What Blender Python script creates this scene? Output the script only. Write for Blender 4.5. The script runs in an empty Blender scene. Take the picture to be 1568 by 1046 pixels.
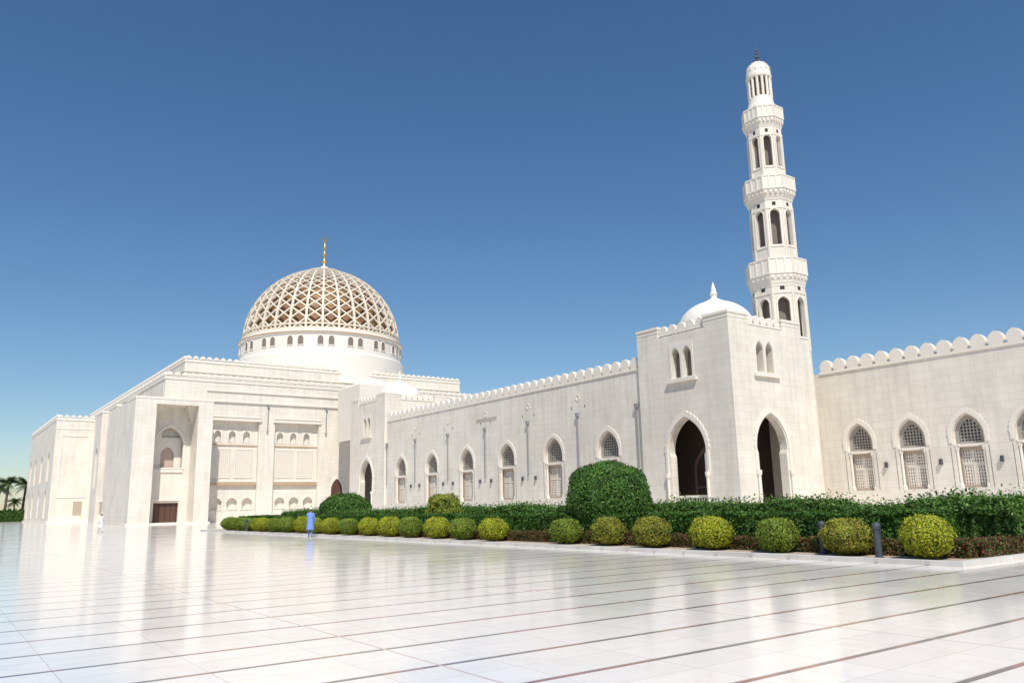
import bpy, bmesh, math, random
import numpy as np
from mathutils import Vector, Matrix
random.seed(4); rng=np.random.default_rng(5)
sc=bpy.context.scene
rad=math.radians
# ---------------------------------------------------------------- camera
yaw=rad(36.1);p=rad(11.58);r=rad(1.25);H=1.65
s,c=math.sin(yaw),math.cos(yaw)
F=Vector((s*math.cos(p),c*math.cos(p),math.sin(p)));R0=Vector((c,-s,0));U0=R0.cross(F)
R=math.cos(r)*R0-math.sin(r)*U0;U=math.cos(r)*U0+math.sin(r)*R0
cd=bpy.data.cameras.new('camera');co=bpy.data.objects.new('camera',cd);sc.collection.objects.link(co);sc.camera=co
cd.sensor_width=36;cd.lens=1220/1568*36;cd.clip_end=20000;cd.clip_start=0.1
M=Matrix((R,U,-F)).transposed().to_4x4();M.translation=Vector((0,0,H));co.matrix_world=M
# ---------------------------------------------------------------- light
to_sun=Vector((-0.46,-0.89,0)).normalized();el=rad(54)
sd=Vector((to_sun.x*math.cos(el),to_sun.y*math.cos(el),math.sin(el)))
ld=bpy.data.lights.new('sun','SUN');ld.energy=4.6;ld.angle=rad(0.53);ld.color=(1,0.95,0.87)
lo=bpy.data.objects.new('sun',ld);sc.collection.objects.link(lo);lo.rotation_euler=sd.to_track_quat('Z','Y').to_euler();lo.location=(0,0,60)
w=bpy.data.worlds.new('World');sc.world=w;w.use_nodes=True;nt=w.node_tree
bg=nt.nodes['Background'];sky=nt.nodes.new('ShaderNodeTexSky');sky.sky_type='NISHITA';sky.sun_disc=False
sky.sun_elevation=el;sky.sun_rotation=math.atan2(to_sun.x,to_sun.y);sky.air_density=1.0;sky.dust_density=0.4;sky.ozone_density=2.4
hsv=nt.nodes.new('ShaderNodeHueSaturation');hsv.inputs['Saturation'].default_value=1.2
nt.links.new(sky.outputs[0],hsv.inputs['Color']);nt.links.new(hsv.outputs[0],bg.inputs[0]);bg.inputs[1].default_value=0.105
sc.view_settings.view_transform='Standard';sc.view_settings.look='None';sc.view_settings.exposure=0
# ---------------------------------------------------------------- materials
def newmat(n):
    m=bpy.data.materials.new(n);m.use_nodes=True;t=m.node_tree;return m,t,t.nodes['Principled BSDF']
def nd(t,ty,**k):
    n=t.nodes.new(ty)
    for a,b in k.items(): setattr(n,a,b)
    return n
def math_(t,op,a,b=None,cc=None):
    n=t.nodes.new('ShaderNodeMath');n.operation=op
    for i,v in enumerate((a,b,cc)):
        if v is None: continue
        if isinstance(v,(int,float)): n.inputs[i].default_value=v
        else: t.links.new(v,n.inputs[i])
    return n.outputs[0]
def mixc(t,fac,a,b,mode='MIX'):
    n=t.nodes.new('ShaderNodeMix');n.data_type='RGBA';n.blend_type=mode
    for i,v in ((0,fac),(6,a),(7,b)):
        if isinstance(v,(int,float)): n.inputs[i].default_value=v
        elif isinstance(v,tuple): n.inputs[i].default_value=v+(1,) if len(v)==3 else v
        else: t.links.new(v,n.inputs[i])
    return n.outputs[2]
def stone(n,c1,c2,bw=1.2,bh=0.6,mortar=(0.62,0.57,0.5),rough=0.6,ms=0.012,bump=0.2):
    m,t,b=newmat(n)
    g=nd(t,'ShaderNodeNewGeometry');sp=nd(t,'ShaderNodeSeparateXYZ');t.links.new(g.outputs['Position'],sp.inputs[0])
    sn=nd(t,'ShaderNodeSeparateXYZ');t.links.new(g.outputs['True Normal'],sn.inputs[0])
    ax=math_(t,'GREATER_THAN',math_(t,'ABSOLUTE',sn.outputs[0]),0.6)
    u=math_(t,'ADD',math_(t,'MULTIPLY',sp.outputs[1],ax),math_(t,'MULTIPLY',sp.outputs[0],math_(t,'SUBTRACT',1.0,ax)))
    cb=nd(t,'ShaderNodeCombineXYZ');t.links.new(u,cb.inputs[0]);t.links.new(sp.outputs[2],cb.inputs[1])
    br=nd(t,'ShaderNodeTexBrick');t.links.new(cb.outputs[0],br.inputs[0])
    br.inputs['Color1'].default_value=c1+(1,);br.inputs['Color2'].default_value=c2+(1,);br.inputs['Mortar'].default_value=mortar+(1,)
    br.inputs['Scale'].default_value=1;br.inputs['Mortar Size'].default_value=ms;br.inputs['Mortar Smooth'].default_value=0.3
    br.inputs['Brick Width'].default_value=bw;br.inputs['Row Height'].default_value=bh
    no=nd(t,'ShaderNodeTexNoise');t.links.new(g.outputs['Position'],no.inputs[0]);no.inputs['Scale'].default_value=0.35;no.inputs['Detail'].default_value=6
    mp=nd(t,'ShaderNodeMapping');t.links.new(g.outputs['Position'],mp.inputs[0]);mp.inputs['Scale'].default_value=(1.3,1.3,0.12)
    n2=nd(t,'ShaderNodeTexNoise');t.links.new(mp.outputs[0],n2.inputs[0]);n2.inputs['Scale'].default_value=1.5;n2.inputs['Detail'].default_value=5
    cr=nd(t,'ShaderNodeMapRange');t.links.new(no.outputs[0],cr.inputs[0]);cr.inputs[1].default_value=0.3;cr.inputs[2].default_value=0.7;cr.inputs[3].default_value=0.91;cr.inputs[4].default_value=1.03
    c3=nd(t,'ShaderNodeMapRange');t.links.new(n2.outputs[0],c3.inputs[0]);c3.inputs[1].default_value=0.3;c3.inputs[2].default_value=0.6;c3.inputs[3].default_value=0.89;c3.inputs[4].default_value=1.0
    f=math_(t,'MULTIPLY',cr.outputs[0],c3.outputs[0])
    hs=nd(t,'ShaderNodeHueSaturation');t.links.new(br.outputs[0],hs.inputs['Color']);t.links.new(f,hs.inputs['Value'])
    t.links.new(hs.outputs[0],b.inputs['Base Color']);b.inputs['Roughness'].default_value=rough
    bp=nd(t,'ShaderNodeBump');bp.inputs['Strength'].default_value=bump;bp.inputs['Distance'].default_value=0.02
    t.links.new(br.outputs['Fac'],bp.inputs['Height']);bp.invert=True;t.links.new(bp.outputs[0],b.inputs['Normal'])
    return m
def plain(n,col,rough=0.6,metal=0,var=0.1,scale=3):
    m,t,b=newmat(n);g=nd(t,'ShaderNodeNewGeometry')
    no=nd(t,'ShaderNodeTexNoise');t.links.new(g.outputs['Position'],no.inputs[0]);no.inputs['Scale'].default_value=scale;no.inputs['Detail'].default_value=5
    a=tuple(v*(1-var) for v in col);d=tuple(min(1,v*(1+var)) for v in col)
    t.links.new(mixc(t,no.outputs[0],a,d),b.inputs['Base Color']);b.inputs['Roughness'].default_value=rough;b.inputs['Metallic'].default_value=metal
    return m
WALL=stone('white_marble_wall',(0.80,0.745,0.655),(0.755,0.70,0.61),mortar=(0.61,0.55,0.465))
TRIM=plain('white_marble_trim',(0.77,0.715,0.63),0.55,var=0.05,scale=0.8)
DOMEW=plain('white_dome_plaster',(0.79,0.745,0.67),0.5,var=0.04,scale=0.7)
LATT=plain('dome_lattice_stone',(0.74,0.66,0.54),0.6,var=0.05,scale=0.7)
DARK=plain('dark_opening',(0.035,0.028,0.025),0.8)
GREY=plain('grey_window_lattice',(0.36,0.33,0.29),0.7)
BACK=plain('screen_backing',(0.20,0.165,0.14),0.8)
TAN=plain('weathered_screen',(0.42,0.34,0.27),0.7)
LAT=plain('pale_lattice',(0.68,0.62,0.54),0.6)
BROWN=plain('brown_wood',(0.10,0.045,0.03),0.5)
INSHADE=plain('interior_shade_brown',(0.045,0.030,0.023),0.6)  # brown darkened to paint the shade inside the gate towers
DGREY=plain('dark_grey_backing',(0.05,0.05,0.05),0.3)  # even dark grey for the sheet behind the low hall arches
SAND=plain('sand_ledge',(0.46,0.33,0.21),0.7)
PIPE=plain('downspout_metal',(0.24,0.25,0.26),0.4)
GOLD=plain('gold_finial',(0.75,0.45,0.12),0.3,metal=0.85)
LAMPM=plain('lamp_metal',(0.06,0.07,0.085),0.45)
INNER=stone('inner_dome_tiles',(0.36,0.20,0.075),(0.17,0.09,0.04),bw=0.9,bh=0.45,mortar=(0.09,0.05,0.03))
PORT=plain('portal_panel',(0.50,0.39,0.31),0.6)
FRM=plain('carved_timber_frame',(0.16,0.11,0.08),0.6)
# floor
m,t,b=newmat('polished_marble_floor');FLOOR=m
g=nd(t,'ShaderNodeNewGeometry');sp=nd(t,'ShaderNodeSeparateXYZ');t.links.new(g.outputs['Position'],sp.inputs[0])
X,Y=sp.outputs[0],sp.outputs[1]
def stripe(v,per,wd,off=0.0):
    q=math_(t,'ADD',v,off);q=math_(t,'DIVIDE',q,per);q=math_(t,'FRACT',q);return math_(t,'LESS_THAN',q,wd/per)
br=nd(t,'ShaderNodeTexBrick');t.links.new(g.outputs['Position'],br.inputs[0]);br.offset=0.0
br.inputs['Color1'].default_value=(0.88,0.825,0.765,1);br.inputs['Color2'].default_value=(0.81,0.765,0.715,1);br.inputs['Mortar'].default_value=(0.52,0.45,0.40,1)
br.inputs['Scale'].default_value=1;br.inputs['Mortar Size'].default_value=0.005;br.inputs['Brick Width'].default_value=1.3;br.inputs['Row Height'].default_value=0.65
no=nd(t,'ShaderNodeTexNoise');t.links.new(g.outputs['Position'],no.inputs[0]);no.inputs['Scale'].default_value=1.3;no.inputs['Detail'].default_value=8;no.inputs['Distortion'].default_value=2.0
vn=nd(t,'ShaderNodeMapRange');t.links.new(no.outputs[0],vn.inputs[0]);vn.inputs[1].default_value=0.45;vn.inputs[2].default_value=0.7;vn.inputs[3].default_value=0;vn.inputs[4].default_value=0.5
col=mixc(t,vn.outputs[0],br.outputs[0],(0.74,0.68,0.62))
nb=nd(t,'ShaderNodeTexNoise');t.links.new(g.outputs['Position'],nb.inputs[0]);nb.inputs['Scale'].default_value=0.9;nb.inputs['Detail'].default_value=2
sc_=mixc(t,math_(t,'GREATER_THAN',nb.outputs[0],0.52),(0.14,0.11,0.10),(0.30,0.13,0.10))
col=mixc(t,stripe(Y,1.3,0.085,0.1),col,sc_)
col=mixc(t,stripe(X,5.2,0.035,0.6),col,(0.62,0.47,0.41))
t.links.new(col,b.inputs['Base Color'])
n3=nd(t,'ShaderNodeTexNoise');t.links.new(g.outputs['Position'],n3.inputs[0]);n3.inputs['Scale'].default_value=0.5;n3.inputs['Detail'].default_value=5
rr=nd(t,'ShaderNodeMapRange');t.links.new(n3.outputs[0],rr.inputs[0]);rr.inputs[3].default_value=0.05;rr.inputs[4].default_value=0.2
t.links.new(rr.outputs[0],b.inputs['Roughness']);b.inputs['Specular IOR Level'].default_value=0.42
SOIL=plain('sandy_soil',(0.42,0.34,0.25),0.95,var=0.25,scale=5)
GROUND=plain('dry_ground',(0.36,0.30,0.24),0.95,var=0.2,scale=0.05)
KERB=stone('kerb_stone',(0.68,0.65,0.60),(0.60,0.57,0.52),bw=1.0,bh=0.5,rough=0.8)
def leafmat(n,rough=0.5,spec=0.3):
    m,t,b=newmat(n);a=nd(t,'ShaderNodeVertexColor');a.layer_name='Col'
    t.links.new(a.outputs[0],b.inputs['Base Color']);b.inputs['Roughness'].default_value=rough;b.inputs['Specular IOR Level'].default_value=spec
    tr=nd(t,'ShaderNodeBsdfTranslucent');t.links.new(a.outputs[0],tr.inputs[0])
    ms=nd(t,'ShaderNodeMixShader');ms.inputs[0].default_value=0.25;t.links.new(b.outputs[0],ms.inputs[1]);t.links.new(tr.outputs[0],ms.inputs[2])
    t.links.new(ms.outputs[0],t.nodes['Material Output'].inputs[0]);return m
LEAF=leafmat('foliage_leaves')
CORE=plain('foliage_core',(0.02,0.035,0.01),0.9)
TRUNK=plain('palm_bark',(0.14,0.10,0.07),0.9,var=0.3)
# ---------------------------------------------------------------- geometry collector
groups={}
class Gp:
    def __init__(s,parent,part,mat,smooth=False): s.k=(parent,part);s.mat=mat;s.v=[];s.f=[];s.smooth=smooth
    def add(s,v,f):
        o=len(s.v);s.v+= [tuple(q) for q in v];s.f+=[tuple(i+o for i in q) for q in f]
def G(parent,part,mat,smooth=False):
    k=(parent,part)
    if k not in groups: groups[k]=Gp(parent,part,mat,smooth)
    return groups[k]
def box(g,x0,x1,y0,y1,z0,z1):
    v=[(x,y,z) for z in(z0,z1) for x,y in((x0,y0),(x1,y0),(x1,y1),(x0,y1))]
    g.add(v,[(3,2,1,0),(4,5,6,7),(0,1,5,4),(1,2,6,5),(2,3,7,6),(3,0,4,7)])
def obox(g,O,T,I,u0,u1,v0,v1,w0,w1):
    pts=[]
    for w_ in(w0,w1):
        for u,v in((u0,v0),(u1,v0),(u1,v1),(u0,v1)): pts.append(O+T*u+I*w_+Vector((0,0,v)))
    g.add(pts,[(0,1,2,3),(7,6,5,4),(4,5,1,0),(5,6,2,1),(6,7,3,2),(7,4,0,3)])
Z=Vector((0,0,1))
def plate(g,outer,holes,thick,O,T,I,w0=0.0):
    cu=bpy.data.curves.new('tmp','CURVE');cu.dimensions='2D';cu.fill_mode='BOTH';cu.extrude=thick/2
    for poly in [outer]+list(holes):
        sp=cu.splines.new('POLY');sp.points.add(len(poly)-1)
        for i,q in enumerate(poly): sp.points[i].co=(q[0],q[1],0,1)
        sp.use_cyclic_u=True
    ob=bpy.data.objects.new('tmp',cu)
    me=bpy.data.meshes.new_from_object(ob)
    v=[O+T*q.co.x+Z*q.co.y+I*(q.co.z+thick/2+w0) for q in me.vertices]
    g.add(v,[tuple(q.vertices) for q in me.polygons])
    bpy.data.meshes.remove(me);bpy.data.objects.remove(ob);bpy.data.curves.remove(cu)
def uring(g,outer,inner,thick,O,T,I,w0=0.0):
    """open-bottomed arch band between two outlines that share their foot height"""
    plate(g,outer[1:]+[outer[0]]+[inner[0]]+list(reversed(inner[1:])),[],thick,O,T,I,w0)
def rect(u0,u1,v0,v1): return [(u0,v0),(u1,v0),(u1,v1),(u0,v1)]
def arch(cu,hw,z0,zs,zt,n=10,horse=0.0):
    h=zt-zs;Rr=(hw*hw+h*h)/(2*hw) if h>=hw else None
    pts=[(cu-hw,z0),(cu+hw,z0)]
    if horse: pts=[(cu-hw+horse,z0),(cu+hw-horse,z0),(cu+hw-horse,zs-horse*2.2)]
    if Rr:
        cx=cu+hw-Rr;a1=math.atan2(h,cu-cx)
        ar=[(cx+Rr*math.cos(a1*i/n),zs+Rr*math.sin(a1*i/n)) for i in range(n+1)]
    else:
        ar=[(cu+hw*math.cos(math.pi/2*i/n),zs+h*math.sin(math.pi/2*i/n)) for i in range(n+1)]
    pts+=ar+[(2*cu-x,z) for x,z in reversed(ar[:-1])]
    if horse: pts.append((cu-hw+horse,zs-horse*2.2))
    return pts
def cusped(cu,hw,z0,zs,zt,amp=0.1,per=5,n=40):
    base=arch(cu,hw,zs,zs,zt,n)[2:]
    out=[(cu-hw,z0),(cu+hw,z0)]
    for i,(x,z) in enumerate(base):
        d=Vector((x-cu,z-zs+0.3)).normalized();a=amp*abs(math.sin(math.pi*i/per))
        out.append((x+d.x*a,z+d.y*a))
    return out
def lathe(g,prof,cx,cy,n=32):
    v=[];f=[]
    for r_,z in prof:
        for i in range(n):
            a=2*math.pi*i/n;v.append((cx+r_*math.cos(a),cy+r_*math.sin(a),z))
    for j in range(len(prof)-1):
        for i in range(n):
            f.append((j*n+i,j*n+(i+1)%n,(j+1)*n+(i+1)%n,(j+1)*n+i))
    f.append(tuple(range(n))[::-1]);f.append(tuple((len(prof)-1)*n+i for i in range(n)))
    g.add(v,f)
def octo(g,a0,a1,z0,z1,cx,cy,n=8):
    k=1/math.cos(math.pi/n);v=[]
    for a,z in((a0,z0),(a1,z1)):
        for i in range(n):
            th=(i+0.5)*2*math.pi/n;v.append((cx+a*k*math.cos(th),cy+a*k*math.sin(th),z))
    g.add(v,[tuple(range(n))[::-1],tuple(range(n,2*n))]+[(i,(i+1)%n,n+(i+1)%n,n+i) for i in range(n)])
def cyl(g,x,y,r_,z0,z1,n=12): lathe(g,[(r_,z0),(r_,z1)],x,y,n)
XF=lambda x0:(Vector((x0,0,0)),Vector((0,1,0)),Vector((1,0,0)))   # face towards -X, u=Y
YF=lambda y0:(Vector((0,y0,0)),Vector((1,0,0)),Vector((0,1,0)))   # face towards -Y, u=X
def merlons(g,gb,u0,u1,z,fr,per=1.25,h=0.85,th=0.45,wf=0.86,w0=0.0):
    n=max(1,round((u1-u0)/per));per=(u1-u0)/n
    pts=[(u0,z),(u1,z)];rv=[]
    for i in range(n):
        a=u0+i*per;hw=per*wf/2;cm=a+per/2
        rv.append((a,z+0.14));rv.append((cm-hw*0.80,z+0.14))
        for k in range(13):
            th_=math.pi*(1.16-1.32*k/12)
            pk=0.08*max(0,1-abs(k-6)/2.0)
            rv.append((cm+hw*math.cos(th_),z+h-hw+hw*math.sin(th_)+pk))
        rv.append((cm+hw*0.80,z+0.14))
    rv.append((u1,z+0.14))
    plate(g,pts+rv[::-1],[],th,*fr,w0=w0)
    O,T,I=fr
    obox(gb,O,T,I,u0,u1,z-0.10,z-0.003,w0-0.05,w0+th)
def window(par,fr,cu,hw=1.2,z0=2.2,zs=6.3,zt=8.0,ring=True):
    O,T,I=fr
    gt=G(par,'arch_trim',TRIM);gg=G(par,'lunette_lattice',GREY);gl=G(par,'window_screen',LAT);gb=G(par,'window_frame',TAN)
    gk=G(par,'window_dark',DARK)
    if ring:
        uring(gt,cusped(cu,hw+0.36,zs-0.5,zs+0.05,zt+0.46,0.08),arch(cu,hw+0.1,zs-0.5,zs,zt+0.1,16),0.06,*fr,w0=-0.062)
    for sx in(-1,1):
        P=O+T*(cu+sx*(hw-0.13))+I*0.16
        lathe(gt,[(0.17,z0),(0.17,z0+0.25),(0.11,z0+0.35),(0.10,zs-1.15),(0.17,zs-0.95),(0.19,zs-0.75)],P.x,P.y,10)
        obox(gt,O,T,I,cu+sx*(hw-0.2)-0.18,cu+sx*(hw-0.2)+0.18,zs-0.745,zs-0.6,-0.03,0.45)
        obox(G(par,'column_shadow_strip',BACK),O,T,I,cu+sx*(hw+0.28)-0.025,cu+sx*(hw+0.28)+0.025,z0,zs-0.8,-0.006,0.02)  # dark strip painting the shadow line beside each window column
    zl=zs-0.6
    obox(gk,O,T,I,cu-hw-0.1,cu+hw+0.1,zl,zt+0.1,0.62,0.66)
    obox(G(par,'screen_backing',BACK),O,T,I,cu-hw-0.1,cu+hw+0.1,z0-0.1,zl-0.002,0.54,0.58)
    obox(gt,O,T,I,cu-hw,cu+hw,zl-0.22,zl-0.004,0.10,0.45)
    n=9
    for i in range(n): 
        u=cu-hw+2*hw*(i+0.5)/n;obox(gg,O,T,I,u-0.05,u+0.05,zl,zt+0.1,0.46,0.53)
    z=zl+0.12
    while z<zt: obox(gg,O,T,I,cu-hw,cu+hw,z-0.045,z+0.045,0.465,0.525);z+=0.25
    plate(gg,arch(cu,hw+0.02,zl,zs,zt+0.02,12),[arch(cu,hw-0.28,zl+0.2,zs,zt-0.34,12)],0.08,*fr,w0=0.37)
    ib=hw-0.34
    plate(gb,rect(cu-hw,cu+hw,z0,zl-0.22),[rect(cu-ib,cu+ib,z0+0.2,zl-0.5)],0.1,*fr,w0=0.36)
    zb=z0+0.2;zt2=zl-0.5
    nv=8
    for i in range(nv+1):
        u=cu-ib+2*ib*i/nv;obox(gl,O,T,I,u-0.055,u+0.055,zb,zt2,0.42,0.48)
    z=zb
    while z<zt2: obox(gl,O,T,I,cu-ib,cu+ib,z-0.05,z+0.05,0.425,0.475);z+=0.24
    obox(gl,O,T,I,cu-0.1,cu+0.1,zb,zt2,0.40,0.485)
    zm=(zb+zt2)/2+0.3
    obox(gl,O,T,I,cu-ib,cu+ib,zm-0.1,zm+0.1,0.395,0.49)
def pipe(par,fr,u,z0,z1):
    O,T,I=fr;P=O+T*u-I*0.14
    g=G(par,'downspout',PIPE);cyl(g,P.x,P.y,0.065,z0,z1-0.35,10);obox(g,O,T,I,u-0.15,u+0.15,z1-0.35,z1,-0.28,-0.005)
# ================================================================ ARCADE WALL
A='arcade_wall';fr=XF(50.3);arcs=[54.4+8*i for i in range(6)]
ARW=G(A,'wall',WALL)
plate(ARW,rect(49.6,98.6,0,13.3),[arch(u,1.35,2.2,6.3,8.1) for u in arcs],0.45,*fr)
for u in arcs: window(A,fr,u,hw=1.35,zt=8.1)
box(G(A,'roof',TRIM),51.2,60,49.7,98.5,0,12.9)
merlons(G(A,'merlons',TRIM),G(A,'cornice',TRIM),49.85,98.3,13.25,fr,h=1.05,th=0.5,w0=-0.04)
O,T,I=fr
obox(G(A,'base',TRIM),O,T,I,49.85,98.4,0,1.9,-0.12,-0.003)
for u in [58.4,66.4,74.4,82.4,90.4]: pipe(A,fr,u,4.6,10.2)
pipe(A,fr,50.35,4.6,10.2);pipe(A,fr,98.2,4.6,10.2)
for u in [50.4+8*i for i in range(1,6)]:
    plate(G(A,'medallion',WALL),[(u+0.42*math.cos(a*math.pi/8)*(1 if a%2 else .75),11.7+0.42*math.sin(a*math.pi/8)*(1 if a%2 else .75)) for a in range(16)],[[(u+0.2*math.cos(a*math.pi/6),11.7+0.2*math.sin(a*math.pi/6)) for a in range(12)]],0.04,*fr,w0=-0.042)
for u in [58.4+8*i for i in range(5)]:
    for du in(-1.1,1.1):
        obox(G(A,'window_dark',DARK),O,T,I,u+du*0.9-0.05,u+du*0.9+0.05,10.6,10.9,-0.004,0.01)
        obox(G(A,'wall_lamp',LAMPM),O,T,I,u+du-0.09,u+du+0.09,4.1,4.5,-0.2,-0.002)
plate(G(A,'inscription_panel',TAN),rect(72.2,76.2,10.95,11.25),[rect(72.3,76.1,11.02,11.18)],0.03,*fr,w0=-0.032)
# ================================================================ COURTYARD WALL (right)
B='courtyard_wall';fr=XF(64);O,T,I=fr
ws=[37.9-4.45*i for i in range(12)]
plate(G(B,'wall',WALL),rect(-16,44,0,12.55),[arch(u,1.12,2.2,6.1,7.75) for u in ws],0.45,*fr)
for u in ws: window(B,fr,u,hw=1.12,zs=6.1,zt=7.75)
box(G(B,'roof',TRIM),64.9,72,-16,43,0,12.1)
merlons(G(B,'merlons',TRIM),G(B,'cornice',TRIM),-16,41,12.55,fr,per=1.3,h=1.1,th=0.55,w0=-0.04)
for i,u in enumerate(ws):
    um=u-2.22
    obox(G(B,'wall_lamp',LAMPM),O,T,I,um-0.1,um+0.1,4.0,4.45,-0.22,-0.002)
obox(G(B,'base',TRIM),O,T,I,-16,41,0,1.9,-0.12,-0.003)
# ================================================================ GATE TOWERS
def gate(name,x0,y0,w_,h):
    W=G(name,'wall',WALL);Tm=G(name,'trim',TRIM)
    y1=y0+w_;x1=x0+w_-0.6;t_=0.7
    yc=(y0+y1)/2;xc=(x0+x1)/2
    for fr,u0,u1,cu in((XF(x0),y0,y1,yc),(YF(y0),x0+t_,x1-t_,xc-0.4)):
        O,T,I=fr
        tw=[arch(cu-0.62,0.44,11.75,13.5,14.25),arch(cu+0.62,0.44,11.75,13.5,14.25)]
        plate(W,rect(u0,u1,0,h-1.0),[arch(cu,1.95,0.01,5.6,8.35,14,horse=0.15)]+tw,t_,*fr)
        uring(Tm,cusped(cu,2.3,3.9,5.65,8.9,0.12,4),arch(cu,2.06,3.9,5.6,8.47,20),0.10,*fr,w0=-0.102)
        for sx in(-1,1):
            P=O+T*(cu+sx*2.1)-I*0.14
            lathe(Tm,[(0.2,0.6),(0.2,1.1),(0.13,1.3),(0.12,3.4),(0.2,3.6),(0.22,3.9)],P.x,P.y,12)
        plate(Tm,rect(cu-1.3,cu+1.3,11.6,14.7),[arch(cu-0.62,0.5,11.65,13.5,14.35),arch(cu+0.62,0.5,11.65,13.5,14.35)],0.04,*fr,w0=-0.042)
        obox(Tm,O,T,I,cu-1.6,cu+1.6,11.35,11.6,-0.25,-0.003)
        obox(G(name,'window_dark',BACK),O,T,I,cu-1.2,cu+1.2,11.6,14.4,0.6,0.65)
        P=O+T*cu+I*0.1;lathe(Tm,[(0.14,11.6),(0.09,11.8),(0.09,13.2),(0.16,13.5)],P.x,P.y,10)
        cb=2.5
        ua,ub=(y0,y1) if T.y else (x0,x1)
        merlons(Tm,Tm,ua+cb,ub-cb,h-0.9,fr,per=0.95,h=0.8,th=0.4,w0=0.15)
        obox(W,O,T,I,ua+0.1,ub-0.1,h-1.0,h-0.92,0.1,0.8)
        obox(G(name,'base',TRIM),O,T,I,ua,cu-2.35,0,0.9,-0.1,-0.003)
        obox(G(name,'base',TRIM),O,T,I,cu+2.35,ub,0,0.9,-0.1,-0.003)
    cb=2.5;lip=0.004
    for (bx,by) in((x0,y0),(x0,y1-cb),(x1-cb,y0),(x1-cb,y1-cb)):
        box(W,bx-lip,bx+cb+lip,by-lip,by+cb+lip,h-1.0+0.002,h-0.22)
        box(Tm,bx-0.05,bx+cb+0.05,by-0.05,by+cb+0.05,h-0.218,h)
        box(Tm,bx-0.03,bx+cb+0.03,by-0.03,by+cb+0.03,h-0.55,h-0.49)
    plate(W,rect(y0,y1,0,h-1.0),[],t_,Vector((x1-t_,0,0)),Vector((0,1,0)),Vector((1,0,0)))
    plate(W,rect(x0+t_,x1-t_,0,h-1.0),[],t_,Vector((0,y1-t_,0)),Vector((1,0,0)),Vector((0,1,0)))
    box(W,x0+t_,x1-t_,y0+t_,y1-t_,9.4,9.7)
    box(W,x0+0.3,x1-0.3,y0+0.3,y1-0.3,h-1.35,h-1.005)
    Bw=G(name,'interior_shade_block',INSHADE)
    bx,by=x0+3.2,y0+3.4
    box(Bw,bx,x1-t_-0.01,by,y1-t_-0.01,0.25,9.39)  # solid block added inside; its dark colour stands in for interior shade
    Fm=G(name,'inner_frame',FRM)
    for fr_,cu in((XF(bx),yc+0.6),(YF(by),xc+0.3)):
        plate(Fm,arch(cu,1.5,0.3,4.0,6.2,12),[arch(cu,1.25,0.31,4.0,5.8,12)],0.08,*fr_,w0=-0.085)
        O,T,I=fr_
        obox(Fm,O,T,I,cu-1.25,cu+1.25,2.7,2.85,-0.08,-0.003)
        obox(Fm,O,T,I,cu-0.05,cu+0.05,0.3,2.7,-0.06,-0.003)
    box(G(name,'floor',TRIM),x0-0.6,x1,y0-0.6,y1,0.0,0.25)
    for k in range(14):
        cyl(Tm,x0+0.35,yc-1.7+k*0.26,0.05,0.25,1.9,8)
    box(Tm,x0+0.25,x0+0.45,yc-1.78,yc+1.78,1.9,2.1)
    R_=3.3;zb=h-1.0
    D=G(name,'dome',DOMEW,True)
    prof=[(R_+0.2,zb),(R_+0.2,zb+0.45),(R_+0.03,zb+0.5),(R_+0.03,zb+0.75)]
    for i in range(1,17):
        a=i/17*math.pi/2;rr_=R_*math.cos(a);zz=zb+0.75+2.6*math.sin(a)
        if i>13: zz+=0.05*(i-13)**1.5
        prof.append((rr_,zz))
    zt=prof[-1][1];prof+=[(0.26,zt+0.12),(0.28,zt+0.3),(0.34,zt+0.38),(0.22,zt+0.7),(0.25,zt+0.8),(0.15,zt+1.05),(0.15,zt+1.15),(0.07,zt+1.35),(0.01,zt+1.55)]
    lathe(D,prof,xc,yc,48)
gate('gate_tower',50,39.6,10.1,16.5)
gate('entrance_tower',50,98.6,11,17.3)
# ================================================================ MINARET
N='minaret';cx,cy=61.7,42.9
MW=G(N,'shaft',WALL);MT=G(N,'balconies',TRIM);MD=G(N,'dark_core',BACK)
def section(a,z0,z1,hole_top,hole_bot,hw):
    for i in range(8):
        th=i*math.pi/4;Nn=Vector((math.cos(th),math.sin(th),0));T=Vector((-math.sin(th),math.cos(th),0))
        O=Vector((cx,cy,0))+Nn*a;fw=a*math.tan(math.pi/8)
        plate(MW,rect(-fw,fw,z0,z1),[arch(0,hw,hole_bot,hole_top-hw*1.25,hole_top,6)],0.32,O,T,-Nn)
        plate(MT,arch(0,hw+0.13,hole_bot-0.1,hole_top-hw*1.25,hole_top+0.18,8),[arch(0,hw+0.02,hole_bot,hole_top-hw*1.25,hole_top+0.03,8)],0.05,O,T,-Nn,w0=-0.052)
        obox(MT,O,T,-Nn,-hw,hw,hole_bot+0.0,hole_bot+0.12,0.05,0.25)
        for sx in(-1,1):
            obox(MT,O,T,-Nn,sx*fw*0.93-fw*0.05,sx*fw*0.93+fw*0.05,z0,z1-1.0,-0.05,-0.002)
        obox(MT,O,T,-Nn,-fw,fw,z1-1.25,z1-1.15,-0.06,-0.003)
        obox(G(N,'slots',DARK),O,T,-Nn,-fw*0.22,fw*0.22,z1-0.95,z1-0.6,-0.004,0.05)
    octo(MD,a-0.75,a-0.75,z0,z1,cx,cy)
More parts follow.
